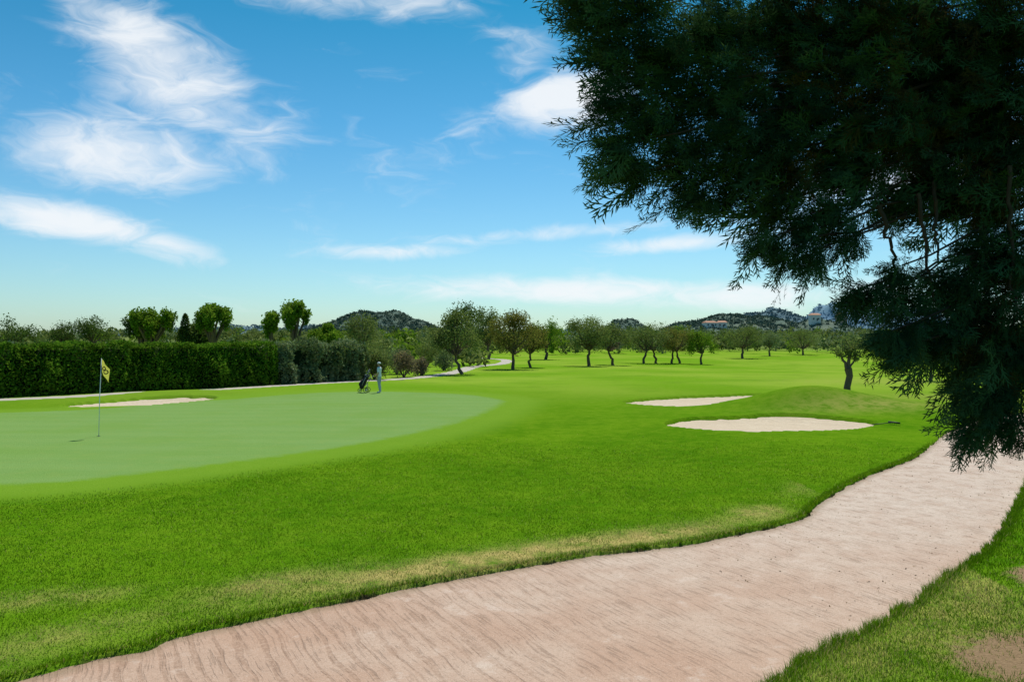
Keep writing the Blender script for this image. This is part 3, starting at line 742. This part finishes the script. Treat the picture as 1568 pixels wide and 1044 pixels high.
t.put(b.inputs['Color'], fc_); tr = t.node('ShaderNodeBsdfTranslucent'); t.put(tr.inputs['Color'], fc_)
mx = t.node('ShaderNodeMixShader'); mx.inputs[0].default_value = .45; t.l.new(b.outputs[0], mx.inputs[1]); t.l.new(tr.outputs[0], mx.inputs[2])
t.l.new(mx.outputs[0], m_flag.node_tree.nodes['Material Output'].inputs['Surface'])
V = []; F = []; nx, nz = 11, 14
for j in range(nz):
    for i in range(nx):
        u_ = i/(nx-1); v_ = j/(nz-1)
        V.append((.088+u_*.25*(1-.15*v_)+.01*v_, .03*math.sin(u_*8+v_*2), 2.44-v_*.42-u_*.34))
for j in range(nz-1):
    for i in range(nx-1): a = j*nx+i; F.append((a, a+1, a+nx+1, a+nx))
part('flag', V, F, m_flag, g)
m_blk = simple('black_rubber', (0.012, 0.012, 0.014), .6, .3, .1)
tpart('cup', [(0, 0, .004), (0, 0, .006)], [.054, .054], m_blk, g, 16)

# bunker rake
g = group('bunker_rake', (13.25, 28.1, hz(13.25, 28.1)+.05), .35)
tpart('handle', [(-.7, 0, .02), (.3, 0, .06)], [.014, .014], m_blk, g)
tpart('head', [(.3, -.25, .06), (.3, .25, .06)], [.03, .03], m_blk, g)
for i in range(7): tpart('tine_%d' % i, [(.3, -.24+i*.08, .06), (.33, -.24+i*.08, -.03)], [.008, .004], m_blk, g, 5)

# --------------------------------------------------------------- golf trolley with bag
tz = hz(-8.33, 45.95)
g = group('golf_trolley', (-8.33, 45.95, tz), 0)
m_bag = simple('bag_fabric', (0.018, 0.018, 0.020), .7, .3, .3)
m_met = simple('trolley_metal', (0.35, 0.35, 0.36), .35, .6, .05)
m_acc = simple('bag_trim', (0.30, 0.30, 0.32), .6, .3, .1)
def wheel(nm, c, r_, w_):
    a = np.linspace(0, 2*math.pi, 24, endpoint=False); prof = [(r_*.82, -w_/2), (r_*.97, -w_/2), (r_, 0), (r_*.97, w_/2), (r_*.82, w_/2)]
    V = [(c[0]+p*math.cos(q), c[1]+o, c[2]+p*math.sin(q)) for q in a for p, o in prof]; k = 5; F = []
    for i in range(24):
        for j in range(k): F.append((i*k+j, i*k+(j+1) % k, ((i+1) % 24)*k+(j+1) % k, ((i+1) % 24)*k+j))
    part(nm, V, F, m_blk, g)
    for s in range(6):
        q = s*math.pi/3; tpart(nm+'_spoke_%d' % s, [c, (c[0]+r_*.86*math.cos(q), c[1], c[2]+r_*.86*math.sin(q))], [.014, .01], m_met, g, 5)
wheel('wheel_near', (-.05, -.32, .16), .16, .05); wheel('wheel_far', (-.05, .32, .16), .16, .05); wheel('wheel_front', (-.45, 0, .13), .13, .05)
tpart('axle', [(-.05, -.32, .16), (-.05, .32, .16)], [.014, .014], m_met, g)
tpart('frame_spine', [(-.45, 0, .13), (-.28, 0, .26), (.15, 0, .76), (.36, 0, 1.01)], [.018]*4, m_met, g)
tpart('frame_strut', [(-.05, -.32, .16), (0, 0, .58), (-.05, .32, .16)], [.014]*3, m_met, g)
tpart('handle', [(.36, -.13, 1.01), (.39, 0, 1.03), (.36, .13, 1.01)], [.018]*3, m_blk, g)
d = np.array([.42, 0, .86]); d /= np.linalg.norm(d); b0 = np.array([-.38, 0, .24])
tpart('golf_bag', [b0, b0+d*.05, b0+d*.3, b0+d*.62, b0+d*.84, b0+d*.88], [.10, .125, .135, .125, .14, .12], m_bag, g, 16)
tpart('bag_pocket', [b0+d*.1+np.array([-.11, 0, .05]), b0+d*.2+np.array([-.14, 0, .07]), b0+d*.5+np.array([-.12, 0, .06])], [.06, .09, .05], m_bag, g, 10)
tpart('bag_collar', [b0+d*.80, b0+d*.83], [.146, .146], m_acc, g, 16)
tpart('bag_strap', [b0+d*.2+np.array([0, -.13, 0]), b0+d*.45+np.array([-.02, -.22, 0]), b0+d*.75+np.array([0, -.14, 0])], [.018]*3, m_acc, g, 6)
for i in range(8):
    o = np.array([random.uniform(-.06, .06), random.uniform(-.07, .07), 0]); L = random.uniform(1.0, 1.16)
    e = b0+d*L+o*1.3; tpart('club_%d_shaft' % i, [b0+d*.8+o, e], [.008, .007], m_met, g, 5)
    tpart('club_%d_head' % i, [e, e+d*.03+np.array([-.02, .01, 0]), e+d*.05+np.array([-.07, .02, .0])], [.02, .032, .018], m_blk if i % 2 else m_met, g, 7)

# --------------------------------------------------------------- golfer
J = {}; verts = []; edges = []; rads = []
def jn(name, p, r, parent=None):
    J[name] = len(verts); verts.append(p); rads.append(r if isinstance(r, tuple) else (r, r))
    if parent: edges.append((J[parent], J[name]))
jn('pelvis', (0, 0, .96), (.155, .115)); jn('waist', (0, .005, 1.08), (.145, .105), 'pelvis'); jn('chest', (0, .01, 1.27), (.17, .12), 'waist')
jn('upper', (0, 0, 1.42), (.13, .09), 'chest'); jn('neck', (0, .005, 1.50), (.050, .052), 'upper'); jn('throat', (0, .015, 1.545), (.050, .055), 'neck'); jn('jaw', (0, .035, 1.595), (.074, .092), 'throat')
jn('skull', (0, .018, 1.67), (.080, .100), 'jaw'); jn('crown', (0, .01, 1.72), (.055, .07), 'skull')
for s, n_ in ((1, 'r'), (-1, 'l')):
    jn(n_+'hip', (s*.09, 0, .88), (.095, .10), 'pelvis'); jn(n_+'thigh', (s*.10, .01, .68), (.085, .09), n_+'hip')
    jn(n_+'knee', (s*.11, .03 if s > 0 else -.02, .49), (.062, .065), n_+'thigh'); jn(n_+'calf', (s*.115, -.01-.03*(s < 0), .34), (.058, .062), n_+'knee')
    jn(n_+'ankle', (s*.12, -.03-.05*(s < 0), .10), (.042, .045), n_+'calf'); jn(n_+'heel', (s*.12, -.04-.05*(s < 0), .045), (.042, .045), n_+'ankle'); jn(n_+'toe', (s*.14, .15-.05*(s < 0), .035), (.045, .03), n_+'heel')
    jn(n_+'sho', (s*.175, 0, 1.41), (.065, .065), 'upper')
jn('relb', (.25, .02, 1.14), .042, 'rsho'); jn('rwri', (.23, .23, 1.02), .028, 'relb')
jn('lelb', (-.24, -.03, 1.13), .042, 'lsho'); jn('lwri', (-.22, .08, .91), .028, 'lelb')
jn('rpalm', (.225, .29, 1.02), (.022, .034), 'rwri'); jn('rknuck', (.222, .335, 1.02), (.018, .036), 'rpalm')
jn('lpalm', (-.215, .105, .855), (.034, .024), 'lwri'); jn('lknuck', (-.215, .12, .815), (.034, .02), 'lpalm')
me = bpy.data.meshes.new('sk'); me.from_pydata(verts, edges, []); o = bpy.data.objects.new('sk', me); coll.objects.link(o)
md = o.modifiers.new('s', 'SKIN'); md.use_smooth_shade = True
for i, sv in enumerate(me.skin_vertices[0].data): sv.radius = rads[i]; sv.use_root = (i == 0)
o.modifiers.new('ss', 'SUBSURF').levels = 3
m_skin = simple('skin', (0.42, 0.24, 0.17), .6, .3, .08); m_shirt = simple('white_shirt', (0.72, 0.74, 0.78), .85, .1, .06)
m_trou = simple('grey_trousers', (0.36, 0.39, 0.46), .85, .1, .08); m_shoe = simple('white_shoes', (0.6, 0.6, 0.6), .6, .3, .05); m_hair = simple('grey_hair', (0.10, 0.08, 0.06), .8, .2, .2)
dg = bpy.context.evaluated_depsgraph_get(); ev = o.evaluated_get(dg); bm_ = bpy.data.meshes.new_from_object(ev)
bpy.data.objects.remove(o)
bm_.materials.clear()
for m in (m_skin, m_shirt, m_trou, m_shoe, m_hair): bm_.materials.append(m)
for p in bm_.polygons:
    c = p.center; p.use_smooth = True
    arm = abs(c.x) > .195 and c.z < 1.38
    if c.z > 1.485: mi = 4 if (c.z > 1.66 or (c.y < -.02 and c.z > 1.58)) else 0
    elif c.z < .085: mi = 3
    elif arm: mi = 1 if c.z > 1.2 else (0 if c.z > .79 else 2)
    elif c.z > .93: mi = 1
    else: mi = 2
    p.material_index = mi
g = group('golfer', (-7.62, 45.75, hz(-7.62, 45.75)), math.radians(78))
bo = bpy.data.objects.new('body', bm_); coll.objects.link(bo); bo.parent = g
for s, base, dr_ in ((1, (.22, .355, 1.02), (0, .8, -.3)), (-1, (-.215, .13, .79), (0, .25, -.9))):
    for i in range(4):
        L = (.065, .075, .07, .055)[i]; off = (-.027+.018*i)
        b0_ = np.array(base)+(np.array([0, 0, -off]) if s > 0 else np.array([0, off, 0])); d_ = np.array(dr_); d_ = d_/np.linalg.norm(d_)
        tpart('finger_%s_%d' % ('r' if s > 0 else 'l', i), [b0_-d_*.04, b0_+d_*L*.4, b0_+d_*L*.7+np.array([-s*.02, 0, 0]), b0_+d_*L*.75+np.array([-s*.038, 0, -.005])], [.010, .009, .008, .006], m_skin, g, 7)
    tpart('thumb_'+('r' if s > 0 else 'l'), [np.array(base)+np.array([0, -.06, .02]), np.array(base)+np.array([-s*.03, -.02, .04]), np.array(base)+np.array([-s*.035, .01, .045])], [.012, .011, .008], m_skin, g, 7)
tpart('nose', [(0, .112, 1.66), (0, .136, 1.628), (0, .12, 1.615)], [.008, .014, .008], m_skin, g, 7)
for s in (1, -1):
    tpart('ear', [(s*.076, .0, 1.61), (s*.088, -.005, 1.64), (s*.080, -.005, 1.67)], [.008, .014, .01], m_skin, g, 7)
    tpart('eye', [(s*.03, .104, 1.652), (s*.03, .112, 1.652)], [.010, .006], m_blk, g, 7)
tpart('mouth', [(-.02, .118, 1.592), (0, .124, 1.592), (.02, .118, 1.592)], [.004, .006, .004], simple('lips', (.3, .12, .1)), g, 6)
tpart('cap', [(0, .012, 1.678), (0, .01, 1.705), (0, .008, 1.74), (0, .005, 1.768)], [.100, .102, .088, .02], m_shirt, g, 18)
part('cap_peak', [(-.075, .08, 1.69), (-.05, .155, 1.68), (0, .18, 1.677), (.05, .155, 1.68), (.075, .08, 1.69), (0, .08, 1.705)], [(0, 1, 2, 5), (2, 3, 4, 5)], m_shirt, g)

# --------------------------------------------------------------- world
w = bpy.data.worlds.new('World'); scene.world = w; w.use_nodes = True
t = NT(w.node_tree); bg = w.node_tree.nodes['Background']
sky = t.node('ShaderNodeTexSky'); sky.sky_type = 'NISHITA'; sky.sun_disc = False
sky.sun_elevation = math.radians(SUN_EL); sky.sun_rotation = math.radians(SUN_AZ)
sky.air_density = 1.0; sky.dust_density = 0.6; sky.ozone_density = 2.0
gen = t.node('ShaderNodeTexCoord').outputs['Generated']
nm = t.node('ShaderNodeVectorMath', operation='NORMALIZE'); t.l.new(gen, nm.inputs[0])
sp_ = t.node('ShaderNodeSeparateXYZ'); t.l.new(nm.outputs[0], sp_.inputs[0])
az = t.math('MULTIPLY', t.math('ARCTAN2', sp_.outputs[0], sp_.outputs[1]), 57.2958)
el = t.math('MULTIPLY', t.math('ARCSINE', sp_.outputs[2]), 57.2958)
cb = t.node('ShaderNodeCombineXYZ'); t.put(cb.inputs[0], az); t.put(cb.inputs[1], el); ae = cb.outputs[0]
# clouds: azimuth, elevation, half-width, half-height (deg), tilt, weight
CB = [(-23.5,17.3,9,4.2,-28,1.15),(-28.5,20.5,5,2.6,-40,.8),(-26.0,12.0,8.5,3.4,0,1.25),(-19.0,14.2,7,4.5,-20,.65),
 (-28.8,7.5,9.5,1.7,-9,1.2),(-24.0,6.4,6,1.5,-14,.95),(-10.4,22.8,12,1.6,2,.75),
 (4.2,16.8,7.0,2.7,4,1.5),(0.3,19.4,4,3.4,-45,.62),
 (-8.4,6.3,7.5,.8,2,.90),(2.0,7.6,13,.8,4,.72),(11.9,6.8,7.0,.95,3,1.15),(4.1,3.6,19,1.4,-1,1.15),(16.7,3.2,13,1.5,-2,1.05),
 (-7,13,17,5,20,.28),(26,11,13,5,10,.8)]
tot = None
for (a, e, sx_, sy_, rot, wt) in CB:
    mpn = t.node('ShaderNodeMapping'); mpn.vector_type = 'TEXTURE'; t.l.new(ae, mpn.inputs[0])
    mpn.inputs['Location'].default_value = (a, e, 0); mpn.inputs['Rotation'].default_value = (0, 0, math.radians(rot)); mpn.inputs['Scale'].default_value = (sx_*1.25, sy_*1.25, 1)
    ln = t.node('ShaderNodeVectorMath', operation='LENGTH'); t.l.new(mpn.outputs[0], ln.inputs[0])
    v = t.rng(ln.outputs['Value'], 0.0, 1.0, wt, 0.0)
    tot = v if tot is None else t.math('MAXIMUM', tot, v)
m2 = t.node('ShaderNodeMapping'); t.l.new(ae, m2.inputs[0]); m2.inputs['Scale'].default_value = (.1, .26, 1); m2.inputs['Rotation'].default_value = (0, 0, math.radians(8))
wn = t.node('ShaderNodeTexNoise'); t.l.new(m2.outputs[0], wn.inputs['Vector']); wn.inputs['Scale'].default_value = 1.6; wn.inputs['Detail'].default_value = 2
wv_ = t.node('ShaderNodeVectorMath', operation='MULTIPLY_ADD'); t.l.new(wn.outputs['Color'], wv_.inputs[0]); wv_.inputs[1].default_value = (1.1, 1.1, 0); t.l.new(m2.outputs[0], wv_.inputs[2])
nA = t.noise(wv_.outputs[0], 1.6, 7, .62, .3)
dens = t.math('ADD', tot, t.math('MULTIPLY', t.math('SUBTRACT', nA, .5), 2.1))
dens = t.rng(dens, .15, 1.40)
dens = t.math('MULTIPLY', dens, .92)
ramp = t.node('ShaderNodeValToRGB'); t.put(ramp.inputs[0], t.math('DIVIDE', el, 30.0, clamp=True))
er = ramp.color_ramp; er.elements[0].position = 0; er.elements[0].color = (.86, 1.0, .97, 1); er.elements[1].position = 1; er.elements[1].color = (.04, .60, .68, 1)
for (p_, c_) in ((.2, (.68, .95, .96, 1)), (.5, (.35, .82, .89, 1)), (.78, (.11, .70, .76, 1))):
    q_ = er.elements.new(p_); q_.color = c_
clear = t.mix(1.0, sky.outputs[0], ramp.outputs[0], 'MULTIPLY')
clear = t.mix(1.0, clear, (1.02, 1.14, 1.26), 'MULTIPLY')
col = t.mix(dens, clear, (9.2, 9.5, 9.8))
t.put(bg.inputs['Color'], col); bg.inputs['Strength'].default_value = 0.1

sun = bpy.data.lights.new('sun', 'SUN'); sun.energy = 5.0; sun.angle = math.radians(.5); sun.color = (1, .955, .88)
so = bpy.data.objects.new('sun', sun); coll.objects.link(so)
e_, a_ = math.radians(SUN_EL), math.radians(SUN_AZ)
dirv = Vector((math.cos(e_)*math.sin(a_), math.cos(e_)*math.cos(a_), math.sin(e_)))
so.rotation_euler = dirv.to_track_quat('Z', 'Y').to_euler(); so.location = (20, 20, 60)

cam = bpy.data.cameras.new('camera'); cam.lens = 28; cam.sensor_width = 36; cam.clip_end = 20000; cam.clip_start = .05
co = bpy.data.objects.new('camera', cam); coll.objects.link(co); co.location = (0, 0, 3.0); co.rotation_euler = (math.radians(90), 0, 0)
scene.camera = co
scene.view_settings.view_transform = 'Standard'; scene.view_settings.look = 'None'; scene.view_settings.exposure = 0
